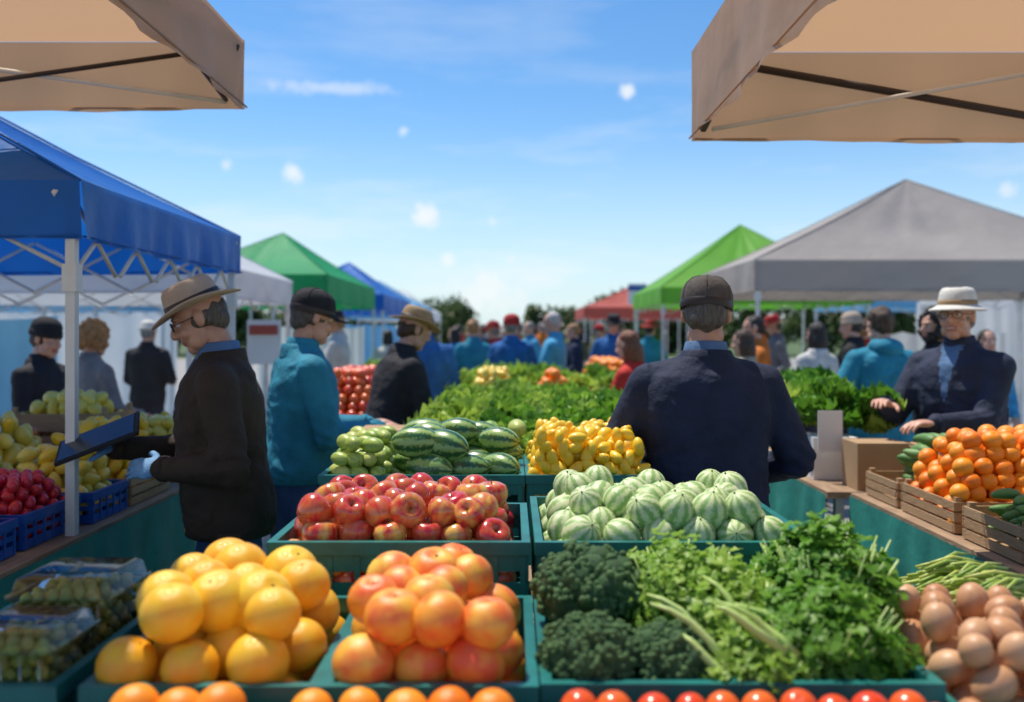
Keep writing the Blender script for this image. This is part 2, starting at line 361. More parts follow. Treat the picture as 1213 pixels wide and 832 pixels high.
# ------------------------------------------------------------ central display
def table(name,x0,x1,y0,y1,z,clothmat,top=wood2,skirt=('L','R','F')):
    b=MB();b.add(box(x0,x1,y0,y1,z-.03,z,0),smooth=False)
    for (x,y) in ((x0+.06,y0+.06),(x1-.1,y0+.06),(x0+.06,y1-.1),(x1-.1,y1-.1)): b.add(box(x,x+.04,y,y+.04,0,z-.031,1),smooth=False)
    def sk(p0,p1,nrm):
        L=math.dist(p0,p1);n=max(8,int(L/.035));rings=[]
        for zz in (z-.012,z-.05,z*.6,z*.3,.03):
            rg=[]
            for i in range(n+1):
                t=i/n;amp=(1-zz/z)*.03+.001
                o=.006+amp*(1+math.sin(t*L*22+1.7*math.sin(t*L*5)))
                rg.append((p0[0]+(p1[0]-p0[0])*t+nrm[0]*o,p0[1]+(p1[1]-p0[1])*t+nrm[1]*o,zz))
            rings.append(rg)
        b.add(loft(rings,2,False,False))
    if 'L' in skirt: sk((x0,y0),(x0,y1),(-1,0))
    if 'R' in skirt: sk((x1,y0),(x1,y1),(1,0))
    if 'F' in skirt: sk((x0,y0),(x1,y0),(0,-1))
    return b.build(name,[top,alu,clothmat])
table('display_table',-1.02,1.2,.95,1.98,.84,tealcloth)
table('display_table',-.56,.72,1.985,2.6,.93,tealcloth)
table('display_table',-.66,.46,2.98,3.55,.92,tealcloth)
table('display_table',-.5,.66,3.62,6.4,.92,tealcloth)
Z0=.842
def cr(x0,x1,y0,y1,z0,h=.2,n='produce_crate',m=teal): crate(n,x0,x1,y0,y1,z0,h,m)
cr(-.655,-.30,1.42,1.9,Z0);cr(-.288,.035,1.42,1.9,Z0)
heap('grapefruits',TO,-.65,-.305,1.43,1.89,Z0+.012,.05,4,[orangeM,stemM],dome=.25,skip=2,orient='up',zst=1.5,jit=.22,fill=.93)
heap('peaches',TP,-.285,.032,1.43,1.89,Z0+.012,.049,4,[peachM,stemM],dome=.2,skip=2,orient='up',zst=1.5,jit=.22,fill=.93)
cr(.05,.34,1.43,1.93,Z0);cr(.352,.66,1.43,1.93,Z0)
cr(-.62,.03,.99,1.385,Z0-.0,.17);heap('tangerines',TO,-.61,.02,1.0,1.37,Z0+.01,.0345,4,[tangM,stemM],dome=.3,skip=3,drop=.05)
cr(.06,.64,.99,1.385,Z0,.17);heap('tomatoes',TO,.07,.63,1.0,1.37,Z0+.01,.0268,5,[tomM,stemM],dome=.3,skip=4,drop=.05)
def broccoli(b,cx,cy,cz,R):
    b.add(tube([(cx,cy,cz-R*1.3),(cx,cy,cz-R*.2)],[R*.28,R*.45],10,1))
    lob=[]
    for i in range(26):
        e=1-1.35*(i+.5)/26;a=i*2.4;s=math.sqrt(max(0,1-e*e));lob.append(Vector((math.cos(a)*s,math.sin(a)*s,e*.75)))
    for d in lob:
        rr=R*rnd.uniform(.27,.36);c=Vector((cx,cy,cz))+d*R*.78
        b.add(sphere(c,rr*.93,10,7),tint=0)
        for k in range(46):
            v=Vector((rnd.gauss(0,1),rnd.gauss(0,1),rnd.gauss(0,1))).normalized()
            if v.dot(d)<-.25: continue
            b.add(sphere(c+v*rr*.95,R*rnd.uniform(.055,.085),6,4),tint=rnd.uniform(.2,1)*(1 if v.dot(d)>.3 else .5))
for (x,y,z,R) in ((.145,1.73,1.10,.098),(.125,1.52,1.05,.078),(.265,1.53,1.04,.076),(.265,1.76,1.05,.085)):
    b=MB();broccoli(b,x,y,z,R);b.build('broccoli',[brocM,stalkM])
b=MB()
for i in range(46):
    x=.31+rnd.uniform(-.03,.10);y=1.60+rnd.uniform(-.10,.2);z=1.08+rnd.uniform(-.03,.05)
    a=math.radians(rnd.uniform(80,165));L=rnd.uniform(.11,.2);el=rnd.uniform(.05,.6)
    d=Vector((math.cos(a)*math.cos(el),math.sin(a)*.5*math.cos(el),math.sin(el)))
    p0=Vector((x+.06,y-.05,z-.05));wv=rnd.uniform(-.02,.02)
    pts=[p0+d*L*t+Vector((wv*math.sin(t*4),0,.02*math.sin(t*3))) for t in (0,.25,.5,.75,1)]
    r0=rnd.uniform(.005,.009)
    b.add(tube(pts,[r0,r0*.9,r0*.8,r0*.6,r0*.35],7))
b.build('celery_bunch',[stalkM])
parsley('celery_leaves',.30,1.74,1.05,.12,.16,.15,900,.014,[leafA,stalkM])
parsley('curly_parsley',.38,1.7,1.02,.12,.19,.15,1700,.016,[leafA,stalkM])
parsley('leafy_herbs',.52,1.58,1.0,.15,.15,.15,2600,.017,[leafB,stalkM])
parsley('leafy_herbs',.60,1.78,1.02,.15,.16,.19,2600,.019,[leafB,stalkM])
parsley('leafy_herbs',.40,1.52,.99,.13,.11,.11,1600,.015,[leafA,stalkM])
cr(-.52,.033,1.995,2.45,.932);heap('apples',TA,-.515,.028,2.0,2.445,.94,.040,5,[appleM,stemM],dome=.45,skip=2,orient='up',zst=1.25,jit=.2)
cr(.055,.655,1.995,2.55,.932);heap('striped_melons',TM,.06,.65,2.0,2.545,.94,.043,5,[melonM,stemM],dome=.5,skip=2,orient='up',sc=.08,zst=1.15,jit=.2)
cr(-.62,.035,3.0,3.5,.922);cr(.05,.46,3.0,3.5,.922)
heap('watermelons',TW,-.40,.03,3.01,3.49,.98,.066,3,[wmM,stemM],orient=math.radians(70),dome=.2,skip=1,zst=1.25,fill=1.0,jit=.3,drop=.1)
heap('green_squash',TW,-.61,-.40,3.01,3.49,.95,.032,6,[squashM,stemM],orient=math.radians(40),dome=.3,skip=3)
heap('yellow_mangoes',TG,.055,.455,3.01,3.49,.95,.026,9,[mangoM,stemM],dome=.3,skip=5,zst=1.25,jit=.35,sc=.15)
b=MB();b.add(box(-.62,-.31,3.70,3.95,.94,1.19,0),smooth=False)
b.add(xf(box(-.62,-.31,-.09,0,0,.004),Mloc(0,3.697,1.192,rx=.7)),smooth=False);b.build('cardboard_box',[card])
greens('lettuce_heads',-.25,.6,3.7,4.6,1.04,.12,leafA,60)
greens('lettuce_heads',-.42,.6,4.6,6.3,1.07,.15,leafA,84)
greens('kale_bunches',-.2,.5,3.75,5.4,1.08,.12,leafB,26)
heap('green_squash',TW,-.2,.1,3.64,3.78,.93,.05,4,[squashM,stemM],orient=0.2,dome=.1)
cr(-.99,-.70,1.42,1.86,Z0,.2);
def clamshell(x0,x1,y0,y1,z0,h):
    bb=MB()
    heap('g',TE,x0+.008,x1-.008,y0+.008,y1-.008,z0+.003,.0125,max(3,int(h*.85/(.0125*1.5))),None,fill=1.0,dome=.0,bb=bb)
    def ring(z,e): 
        x0_,x1_,y0_,y1_=x0-e,x1+e,y0-e,y1+e;r=.015
        pts=[]
        for (cx,cy,a0) in ((x1_-r,y1_-r,0),(x0_+r,y1_-r,90),(x0_+r,y0_+r,180),(x1_-r,y0_+r,270)):
            for k in range(4):
                a=math.radians(a0+k*30);pts.append((cx+r*math.cos(a),cy+r*math.sin(a),z))
        return pts
    bb.add(loft([ring(z0,-.006),ring(z0+h*.5,-.001),ring(z0+h*.8,.0),ring(z0+h*.8,.008),ring(z0+h*.84,.009),ring(z0+h*.84,.002),ring(z0+h,-.004),ring(z0+h+.004,-.012)],1))
    for k in range(5):
        x=x0+(x1-x0)*(k+.5)/5;bb.add(tube([(x,y0-.003,z0+h*.1),(x,y0-.004,z0+h*.75)],.0025,6,1))
    return bb.build('grape_clamshell',[grapeM,plastic_clear])
b=MB();b.add(box(-.98,-.71,1.43,1.85,Z0+.012,Z0+.13),smooth=False);b.build('cardboard_liner',[card])
clamshell(-.865,-.715,1.44,1.60,.975,.135);clamshell(-.98,-.875,1.44,1.62,.975,.115);clamshell(-.90,-.72,1.66,1.84,.975,.16)
cr(-1.0,-.66,1.93,2.1,Z0,.15)
heap('green_grapes',TE,-.99,-.67,1.94,2.09,Z0+.02,.016,6,[grapeM,stemM],dome=.1)
cr(.675,1.0,1.40,1.78,Z0,.17);heap('brown_onions',TE,.685,.99,1.41,1.77,Z0+.01,.034,5,[potM,stemM],dome=.35,skip=3)
cr(.80,1.15,1.80,2.1,Z0,.17)
b=MB()
for i in range(600):
    x=rnd.uniform(.83,1.12);y=rnd.uniform(1.83,2.07);z=.95+rnd.uniform(0,.15)*(1-abs(x-.98)/.25)
    a=rnd.uniform(-.5,.5)+.3;L=rnd.uniform(.05,.07);dx=math.cos(a)*L;dy=math.sin(a)*L
    b.add(tube([(x-dx,y-dy,z-.004),(x,y,z+.006),(x+dx,y+dy,z-.004)],[.003,.0045,.002],6))
b.build('green_beans',[squashM])
# ------------------------------------------------------------ left stall
table('market_table',-3.4,-1.55,2.3,5.3,.85,tealcloth,skirt=('R','F'))
tray('blue_tray',-2.1,-1.63,2.62,3.05,.852,.12,blueplastic);heap('radishes',TE,-2.09,-1.64,2.63,3.04,.86,.024,5,[radM,stemM],dome=.5,skip=2)
tray('blue_tray',-2.1,-1.63,3.1,3.5,.852,.12,blueplastic);heap('radishes',TE,-2.09,-1.64,3.11,3.49,.86,.024,6,[radM,stemM],dome=.5,skip=2)
tray('blue_tray',-1.98,-1.6,3.54,3.86,.852,.12,blueplastic);heap('yellow_peppers',TG,-1.97,-1.61,3.55,3.85,.86,.036,5,[yelM,stemM],dome=.4,skip=1)
tray('blue_tray',-2.9,-2.02,3.54,4.2,.852,.13,blueplastic);heap('yellow_peppers',TG,-2.89,-2.03,3.55,4.19,.86,.04,6,[yelM,stemM],dome=.5,skip=2)
wcrate('wooden_crate',-2.0,-1.6,3.9,4.35,.852,.12);heap('mangoes',TG,-1.99,-1.61,3.91,4.34,.87,.036,6,[mangoM,stemM],dome=.4,skip=2)
wcrate('wooden_crate',-2.55,-2.05,4.7,5.05,.852,.34);wcrate('wooden_crate',-2.0,-1.62,4.6,5.0,.852,.2)
heap('yellow_peppers',TG,-1.99,-1.63,4.61,4.99,.99,.036,3,[yelM,stemM],dome=.5)
heap('yellow_peppers',TG,-2.54,-2.06,4.71,5.04,1.09,.038,3,[yelM,stemM],dome=.7)
heap('tomatoes',TO,-2.9,-2.2,4.25,4.6,.86,.035,5,[tomM,stemM],dome=.6)
tray('blue_tray',-3.1,-2.15,3.05,3.5,.852,.12,blueplastic);heap('lemons',TL,-3.09,-2.16,3.06,3.49,.86,.035,5,[yelM,stemM],dome=.6,skip=2)
# ------------------------------------------------------------ right stall
table('market_table',1.55,3.4,2.3,4.25,.85,tealcloth,skirt=('L','F'))
table('market_table',1.45,1.98,4.27,6.2,.85,tealcloth,skirt=('L',))
wcrate('wooden_crate',1.6,2.3,3.86,4.2,.852,.11)
b=MB()
for i in range(90):
    k=i//17;x=1.72+.48*rnd.random();y=3.95+.16*rnd.random();z=.9+k*.045+rnd.uniform(-.01,.01)
    R=Matrix.Rotation(rnd.uniform(-.3,.3)+.5,4,'Z')@Matrix.Rotation(math.pi/2+rnd.uniform(-.2,.2),4,'X')@Matrix.Rotation(rnd.random()*6,4,'Z')
    b.add(TC,Matrix.Translation((x,y,z))@R@Matrix.Scale(rnd.uniform(.024,.03),4))
b.build('cucumbers',[cucM])
wcrate('wooden_crate',1.6,2.3,3.36,3.82,.852,.12);heap('tangerines',TO,1.61,2.29,3.37,3.81,.86,.036,7,[tangM,stemM],dome=.5,skip=2,zst=1.3,jit=.3)
wcrate('wooden_crate',1.6,2.1,2.9,3.3,.852,.12)
heap('tangerines',TO,1.85,2.09,2.91,3.29,.86,.033,4,[tangM,stemM],dome=.3,skip=2)
b=MB()
for i in range(46):
    x=1.72+rnd.uniform(-.05,.06);y=rnd.uniform(2.98,3.22);z=.9+rnd.uniform(0,.13)
    b.add(TC,Matrix.Translation((x,y,z))@Matrix.Rotation(rnd.uniform(1.1,1.9),4,'Z')@Matrix.Rotation(math.pi/2,4,'X')@Matrix.Rotation(rnd.random()*6,4,'Z')@Matrix.Scale(.022,4))
b.build('cucumbers',[cucM])
wcrate('wooden_crate',2.35,3.0,3.3,3.9,.852,.16);heap('green_peppers',TG,2.36,2.99,3.31,3.89,.9,.045,5,[cucM,stemM],dome=.6,skip=1)
b=MB();b.add(box(1.6,1.84,4.3,4.5,.852,1.07,0),smooth=False);b.add(box(1.86,1.96,4.3,4.55,.852,1.05,0),smooth=False);b.build('cardboard_box',[card])
b=MB();b.add(box(1.5,1.72,4.62,4.85,.852,1.06,0),smooth=False);b.add(box(1.50,1.62,4.55,4.556,1.0,1.2,0),smooth=False);b.build('white_produce_box',[whiteM])
greens('lettuce_heads',1.5,1.95,4.75,6.1,1.06,.16,leafA,40,zj=.12)
greens('kale_bunches',1.52,1.95,4.45,6.0,1.1,.14,leafB,26,zj=.14)
# further stalls
table('market_table',.8,1.5,7.6,12,.85,tealcloth,skirt=('L','F'))
greens('lettuce_heads',.85,1.45,7.7,10,1.0,.2,leafA,30)
heap('oranges',TO,.85,1.45,10,12,.9,.05,5,[tangM,stemM],dome=.6)
table('market_table',-1.7,-.95,7.2,12,.85,tealcloth,skirt=('R','F'))
heap('tomatoes',TO,-1.65,-1.0,7.3,8.6,.88,.045,6,[tomM,stemM],dome=.7)
greens('lettuce_heads',-1.6,-1.0,8.8,11.5,1.0,.22,leafA,20)
heap('lemons',TL,-.4,.1,7.2,8.2,.88,.045,6,[yelM,stemM],dome=.5)
heap('oranges',TO,.15,.55,7.2,8.0,.88,.045,6,[tangM,stemM],dome=.5)
greens('lettuce_heads',-.4,.6,8.3,10,1.0,.22,leafA,28)
table('market_table',-.45,.62,7.1,10.2,.85,tealcloth)
# ------------------------------------------------------------ canopies
def canopy(name,x0,x1,y0,y1,ze,zp,vh,mats,truss=5,pr=.017,sag=.06,legpos=None,cb=(1,1),th=.28):
    b=MB();cx=(x0+x1)/2;cy=(y0+y1)/2
    P=Vector((cx,cy,zp));C=[Vector((x0,y0,ze)),Vector((x1,y0,ze)),Vector((x1,y1,ze)),Vector((x0,y1,ze))]
    n=24;m=14
    for s in range(4):
        A=C[s];B=C[(s+1)%4];V=[];F=[]
        for j in range(m+1):
            t=j/m
            for i in range(n+1):
                u=i/n;p=A.lerp(B,u).lerp(P,t)
                w=math.sin(math.pi*t)*math.sin(math.pi*u)
                p=p+Vector((0,0,-sag*w-.03*math.sin(math.pi*t)))
                p.z+=.035*w*noise.noise(Vector((p.x*2.2,p.y*2.2,s)))+.028*w*noise.noise(Vector((u*11,t*2,s*3+x0)))
                V.append(p)
        for j in range(m):
            for i in range(n): F.append((j*(n+1)+i,j*(n+1)+i+1,(j+1)*(n+1)+i+1,(j+1)*(n+1)+i))
        b.add(T([tuple(v) for v in V],F,0))
        V=[];F=[];k=36;d=(B-A).normalized();nr=Vector((d.y,-d.x,0))
        for j in range(5):
            for i in range(k+1):
                u=i/k;p=A.lerp(B,u);w=(j/4)
                p=p+nr*(.004+.014*w*math.sin(u*23+s*2)+.01*w*math.sin(u*61+s))+Vector((0,0,-vh*w-.01*math.sin(math.pi*u)*w));V.append(tuple(p))
        for j in range(4):
            for i in range(k): F.append((j*(k+1)+i,j*(k+1)+i+1,(j+1)*(k+1)+i+1,(j+1)*(k+1)+i))
        b.add(T(V,F,0))
        b.add(tube([A.lerp(B,i/10)+nr*.012+Vector((0,0,-vh+.008)) for i in range(11)],.004,5,0))
        inn=(-nr)*.05;zt=-.04;h=th
        for i in range(truss):
            a0=A.lerp(B,.02+.96*i/truss)+inn;a1=A.lerp(B,.02+.96*(i+1)/truss)+inn
            b.add(tube([a0+Vector((0,0,zt)),a1+Vector((0,0,zt-h))],pr*.55,6,cb[0]));b.add(tube([a0+Vector((0,0,zt-h))+nr*.02,a1+Vector((0,0,zt))+nr*.02],pr*(.55 if cb[1]==1 else .9),6,cb[1]))
        b.add(tube([A+inn*1.6+Vector((0,0,-.05)),P+Vector((0,0,-.07))],pr*.9,8,2))
        b.add(tube([(A.x,A.y,ze),tuple(A.lerp(P,.5)+Vector((0,0,-.022))),tuple(P)],.006,6,0))
    lp=legpos if legpos is not None else [0,1,2,3]
    for s in lp:
        q=C[s]+(Vector((cx,cy,0))-Vector((C[s].x,C[s].y,0))).normalized()*.05
        b.add(box(q.x-pr,q.x+pr,q.y-pr,q.y+pr,.01,ze-.02,1),smooth=False);b.add(box(q.x-pr*1.5,q.x+pr*1.5,q.y-pr*1.5,q.y+pr*1.5,ze-.4,ze-.3,1),smooth=False)
        b.add(box(q.x-.05,q.x+.05,q.y-.05,q.y+.05,0.002,.01,1),smooth=False)
    return b.build(name,mats)
fTan=fabric('canopy_tan',(.62,.46,.33),.5,tc=(.56,.34,.19));fBlue=fabric('canopy_blue',(.01,.17,.62),.35,.4);fGrey=fabric('canopy_grey',(.5,.45,.41),.3);fGreen=fabric('canopy_green',(.02,.42,.14),.4);fLime=fabric('canopy_lime',(.22,.58,.07),.45);fWhite=fabric('canopy_white',(.78,.81,.84),.4);fRed=fabric('canopy_red',(.6,.14,.1),.35);fSky=fabric('canopy_light_blue',(.2,.5,.75),.35)
canopy('tan_canopy',-4.0,-1.04,.7,3.6,2.71,3.35,.262,[fTan,paint,darkst],truss=2,legpos=[0,1],cb=(2,1),th=.2)
canopy('tan_canopy',.70,3.9,.7,3.6,2.67,3.4,.342,[fTan,paint,darkst],truss=2,legpos=[1],cb=(1,2),th=.27)
canopy('blue_canopy',-4.4,-1.55,3.33,5.3,2.13,2.9,.21,[fBlue,paint,paint])
canopy('grey_canopy',2.4,6.5,9.2,11.8,2.31,3.32,.31,[fGrey,alu,alu])
canopy('lime_green_canopy',2.15,5.2,13.4,16.5,2.25,3.33,.24,[fLime,alu,alu])
canopy('white_canopy',-5.2,-2.2,6.4,9.3,2.1,3.0,.24,[fWhite,alu,alu])
canopy('green_canopy',-4.4,-2.3,11.6,15.6,2.32,3.05,.34,[fGreen,alu,alu])
canopy('blue_canopy',-4.4,-2.35,17,21.5,2.3,3.05,.3,[fBlue,alu,alu])
canopy('light_blue_canopy',-5,-2.4,24,28,2.3,3.05,.3,[fSky,alu,alu])
canopy('white_canopy',-5,-2.6,30,34,2.3,3.1,.3,[fWhite,alu,alu])
canopy('red_canopy',1.7,4.2,22,25,2.2,2.75,.25,[fRed,alu,alu])
canopy('white_canopy',2.6,5.6,28,31,2.3,3.1,.25,[fWhite,alu,alu])
canopy('white_canopy',-10,-6,9,12,2.2,2.9,.25,[fWhite,alu,alu])
canopy('light_blue_canopy',-10,-5.8,13,16,2.2,2.9,.25,[fSky,alu,alu])
canopy('white_canopy',6.8,10,12.5,15.5,2.3,3.1,.25,[fWhite,alu,alu])
canopy('light_blue_canopy',6.5,10,17,20,2.3,3.1,.25,[fSky,alu,alu])
def tarp(name,x0,x1,y,z1,mat):
    b=MB();R=[]
    for zz in (z1,z1*.7,z1*.4,.05): R.append([(x0+(x1-x0)*i/60,y+.08*math.sin(i*.9+math.sin(i*.23)*2)*(1.15-zz/z1),zz-.04*math.sin(math.pi*(i%15)/15)*(zz/z1)) for i in range(61)])
    b.add(loft(R,0,False,False));b.build(name,[mat])
tarp('tarpaulin_wall',-8.5,-4.3,8.8,1.75,fSky);tarp('tarpaulin_wall',-10,-5.8,16.1,2.0,fWhite);tarp('tarpaulin_wall',-4.3,-2.5,15.7,1.7,fWhite);tarp('tarpaulin_wall',4.6,6.4,12.0,1.6,fWhite);tarp('tarpaulin_wall',6.8,10,15.6,2.1,fWhite);tarp('tarpaulin_wall',-4.3,-2.5,21.7,1.8,fSky)
b=MB();b.add(box(2.5,2.9,20,20.03,2.2,2.65,0),smooth=False);b.add(box(2.68,2.72,20.031,20.06,0,2.6,1),smooth=False);b.add(box(2.5,2.9,19.985,19.997,2.5,2.6,2),smooth=False);b.build('market_sign',[whiteM,alu,blueplastic])
b=MB();b.add(box(-1.97,-1.72,6.9,6.92,1.35,1.68,0),smooth=False);b.add(box(-1.85,-1.82,6.921,6.94,0,1.6,1),smooth=False);b.add(box(-1.95,-1.74,6.885,6.897,1.57,1.64,2),smooth=False);b.build('price_board',[whiteM,alu,fRed])
# ------------------------------------------------------------ people
def hand_t(side,curl,hi):
    ts=[sphere((0,.045,0),(.040,.05,.017),14,8),sphere((0,.0,0),(.028,.03,.02),12,8)]
    tx=-side
    xs=[tx*.029,tx*.010,-tx*.010,-tx*.029];Ls=[.068,.076,.070,.055];rs=[.0095,.0098,.0092,.008]
    for x,Lg,r,cu in zip(xs,Ls,rs,(.8,1,1.08,1.15)):
        p=Vector((x,.078,0));ang=-.1;pts=[Vector((x*.8,.05,0)),p];rd=[r,r*1.05]
        sp=x*1.6
        for q,k in enumerate((.44,.31,.25)):
            ang-=curl*cu*(.5 if q==0 else .65)
            p=p+Vector((sp*.25*math.cos(ang),math.cos(ang),math.sin(ang)))*Lg*k;pts.append(p);rd.append(r*(1-.11*(q+1)))
        ts.append(capsules(pts,rd,8))
    p=Vector((tx*.028,.02,-.004));pts=[p.copy()];rd=[.014]
    for q,(k,dx) in enumerate(((.036,.85),(.03,.45),(.024,.25))):
        d=Vector((tx*dx,.75,-.25-curl*.35*q)).normalized();p=p+d*k;pts.append(p);rd.append((.012,.0108,.009)[q])
    ts.append(capsules(pts,rd,8))
    t=joinT(*ts)
    return remesh(t,.0042,2,.4) if hi else t
def ik(Sh,Tg,l1,l2,pole):
    d=Tg-Sh;L=min(d.length,(l1+l2)*.995);d.normalize();Tg=Sh+d*L
    a=(l1*l1-l2*l2+L*L)/(2*L);h=math.sqrt(max(0,l1*l1-a*a))
    pl=(pole-d*pole.dot(d)).normalized()
    return Sh+d*a+pl*h,Tg
def person(name,x,y,face=0,h=1.75,lean=0,pitch=0,yaw=0,roll=0,rh=(.2,.08,.86),lh=(-.2,.08,.86),jk=None,pants=None,hair=None,hat=None,hatm=None,skin=None,hi=False,bulk=1.,glasses=False,rgl=None,lgl=None,shirt=None,collar=None,hstyle='short',curl=.5,rpalm=None,lpalm=None,hem=.84,smile=False,beard=False,polex=.5,woman=False,band=None,hood=False,stride=.05):
    skin=skin or skinA;hair=hair or hDark;pants=pants or dpants;shirt=shirt or jk
    mats=[jk,pants,skin,hair,hatm or jk,shoeM,lipM,eyeM,irisM,lensM,shirt,rgl or skin,lgl or skin,collar or jk,teethM,band or darkst]
    b=MB();s=h/1.75
    W=Matrix.Translation((x,y,0))@Matrix.Rotation(math.radians(face),4,'Z')@Matrix.Scale(s,4)
    piv=Vector((0,0,.93));La=math.radians(lean)
    BL=Matrix.Translation(piv)@Matrix.Rotation(-La,4,'X')@Matrix.Translation(-piv)
    vox=.0115 if hi else .024
    sw=.178*(.92 if woman else 1)*(.5+.5*bulk)
    prof=[(hem,.175,.135,0),(hem+.05,.182,.138,0),(.98,.176,.136,.005),(1.08,.168,.13,.008),(1.2,.178,.135,.008),(1.30,.188,.132,0),(1.36,.182,.12,-.004),(1.41,.155,.108,-.01),(1.445,.118,.092,-.014),(1.475,.088,.078,-.018),(1.50,.068,.066,-.02)]
    rings=[]
    for (z,rx,ry,oy) in prof:
        k=bulk if z<1.42 else (1+(bulk-1)*.5)
        if woman: rx*=.9
        rg=[]
        for i in range(28):
            t=2*math.pi*i/28;c,sn=math.cos(t),math.sin(t);e=.82
            rg.append(((abs(c)**e)*math.copysign(1,c)*rx*k,(abs(sn)**e)*math.copysign(1,sn)*ry*k+oy,z))
        rings.append(rg)
    parts=[xf(loft(rings),BL)]
    joints={}
    for sd,tg in ((1,rh),(-1,lh)):
        Sh=BL@Vector((sd*sw,-.005,1.385));El,Wr=ik(Sh,Vector(tg),.295,.265,Vector((sd*polex,-.55,-.9)))
        fa=(Wr-El).normalized()
        inn=BL@Vector((sd*sw*.5,0,1.405))
        kk=.5+.5*bulk
        parts.append(capsules([inn,Sh,Sh.lerp(El,.5),El,El.lerp(Wr,.35),Wr],[.068*kk,.066*kk,.06*kk,.054*kk,.052*kk,.037*kk]))
        joints[sd]=(El,Wr,fa)
    t=remesh(joinT(*parts),vox,4 if hi else 2)
    V=t[0]
    Vn=V.copy();amp=.0125 if hi else .009
    ctr=BL@Vector((0,0,1.2))
    sd_=x*3.1+y
    for i,v in enumerate(V):
        p=Vector(v)
        # diagonal drape folds plus finer creases, ridged
        wv=noise.noise(Vector((p.x*3,p.y*3+sd_,p.z*4)))
        n=(1-abs(noise.noise(Vector((p.x*7+p.z*4+sd_,p.y*6,p.z*11+wv*3))))*2.6)+.45*(1-abs(noise.noise(Vector((p.x*15,p.y*14+sd_,p.z*24))))*2.4)
        for sd in (1,-1):
            d=(p-joints[sd][0]).length
            if d<.14: n+=(1-d/.14)*1.0*math.sin((p.z+p.x*.6)*125+4*noise.noise(p*12))
        q=p-ctr;q.z=0
        if abs(p.x)>.2: 
            e=joints[1][0] if p.x>0 else joints[-1][0];q=p-(e+Vector((0,.03,0.03)));
        if q.length>1e-4: q.normalize()
        Vn[i]=V[i]+np.array(q)*amp*(n*.5)
    t=(Vn,t[1],t[2],t[3]);
    fc=facecent(t);iB=np.array(BL.inverted());fl=fc@iB[:3,:3].T+iB[:3,3]
    m=np.zeros(len(fc),dtype=int)
    m[(fl[:,1]>.04)&(fl[:,2]>1.24)&(np.abs(fl[:,0])<.008+(fl[:,2]-1.24)*.17)&(fl[:,2]<1.5)]=10
    b.add((t[0],t[1],t[2],m),W)
    def ringz(z,rx,ry,oy,n=20): return [(rx*math.cos(2*math.pi*i/n),ry*math.sin(2*math.pi*i/n)+oy,z) for i in range(n)]
    col=loft([ringz(1.455,.098,.088,-.02),ringz(1.50,.078,.076,-.02),ringz(1.53,.071,.07,-.022),ringz(1.533,.066,.064,-.022),ringz(1.50,.066,.06,-.02)],13,False)
    b.add(xf(col,BL),W)
    oc=loft([ringz(1.44,.118,.1,-.02),ringz(1.475,.096,.09,-.026),ringz(1.50,.086,.084,-.03),ringz(1.502,.081,.08,-.028),ringz(1.47,.085,.08,-.02)],0,False);b.add(xf(oc,BL),W)
    if hood:
        hd=remesh(joinT(sphere((0,-.085,1.47),(.115,.075,.07)),sphere((.07,-.05,1.48),(.05,.06,.05)),sphere((-.07,-.05,1.48),(.05,.06,.05))),.012,3)
        b.add(xf(setm(hd,0),BL),W)
    hb=loft([ringz(hem-.012,.176*bulk,.136*bulk,0,28),ringz(hem+.02,.18*bulk,.14*bulk,0,28)],0,True);b.add(hb,W)
    lp=[sphere((0,0,.92),(.16*bulk,.115*bulk,.11))]
    for sd in (1,-1):
        yy=sd*stride
        lp.append(capsules([(sd*.085,0,.9),(sd*.095,yy*.5+.01,.7),(sd*.10,yy*.8+.015,.5),(sd*.10,yy,.3),(sd*.10,yy-.01,.1)],[.098*(.5+.5*bulk),.085,.066,.06,.052],12))
    lt=remesh(joinT(*lp),.016 if hi else .026,3)
    Vl=lt[0].copy()
    for i,v in enumerate(Vl):
        p=Vector(v);n=1-2*abs(noise.noise(Vector((p.x*8+sd_,p.y*8,p.z*16))));a=.006
        c=Vector((math.copysign(.1,p.x),0,p.z));q=p-c
        if q.length>1e-4:q.normalize()
        Vl[i]=v+np.array(q)*a*n
    b.add((Vl,lt[1],lt[2],lt[3]),W,mi=1)
    for sd in (1,-1):
        yy=sd*stride;sh=joinT(sphere((sd*.105,yy+.06,.045),(.048,.125,.043),14,8),sphere((sd*.10,yy-.01,.08),(.05,.06,.06),12,8),box(sd*.105-.045,sd*.105+.045,yy-.06,yy+.17,.002,.018))
        b.add(sh,W,mi=5)
    for sd,palm,mi in ((1,rpalm,11),(-1,lpalm,12)):
        El,Wr,fa=joints[sd];ht=hand_t(sd,curl,hi)
        bk=Vector(palm) if palm else (Vector((0,0,1)) if abs(fa.z)<.8 else Vector((sd,0,0)))
        yv=fa;zv=(bk-yv*bk.dot(yv)).normalized();xv=yv.cross(zv)
        M=Matrix(((xv.x,yv.x,zv.x,Wr.x+fa.x*.012),(xv.y,yv.y,zv.y,Wr.y+fa.y*.012),(xv.z,yv.z,zv.z,Wr.z+fa.z*.012),(0,0,0,1)))
        b.add(ht,W@M@Matrix.Scale(1.06,4),mi=mi)
        cuff=tube([Wr-fa*.02,Wr+fa*.006],[.041*(.5+.5*bulk)]*2,14,0);b.add(cuff,W)
    NK=BL@Vector((0,-.005,1.535));
    HM=Matrix.Translation(NK)@Matrix.Rotation(math.radians(yaw),4,'Z')@Matrix.Rotation(math.radians(-pitch),4,'X')@Matrix.Rotation(math.radians(roll),4,'Y')@Matrix.Translation((0,.01,.095))
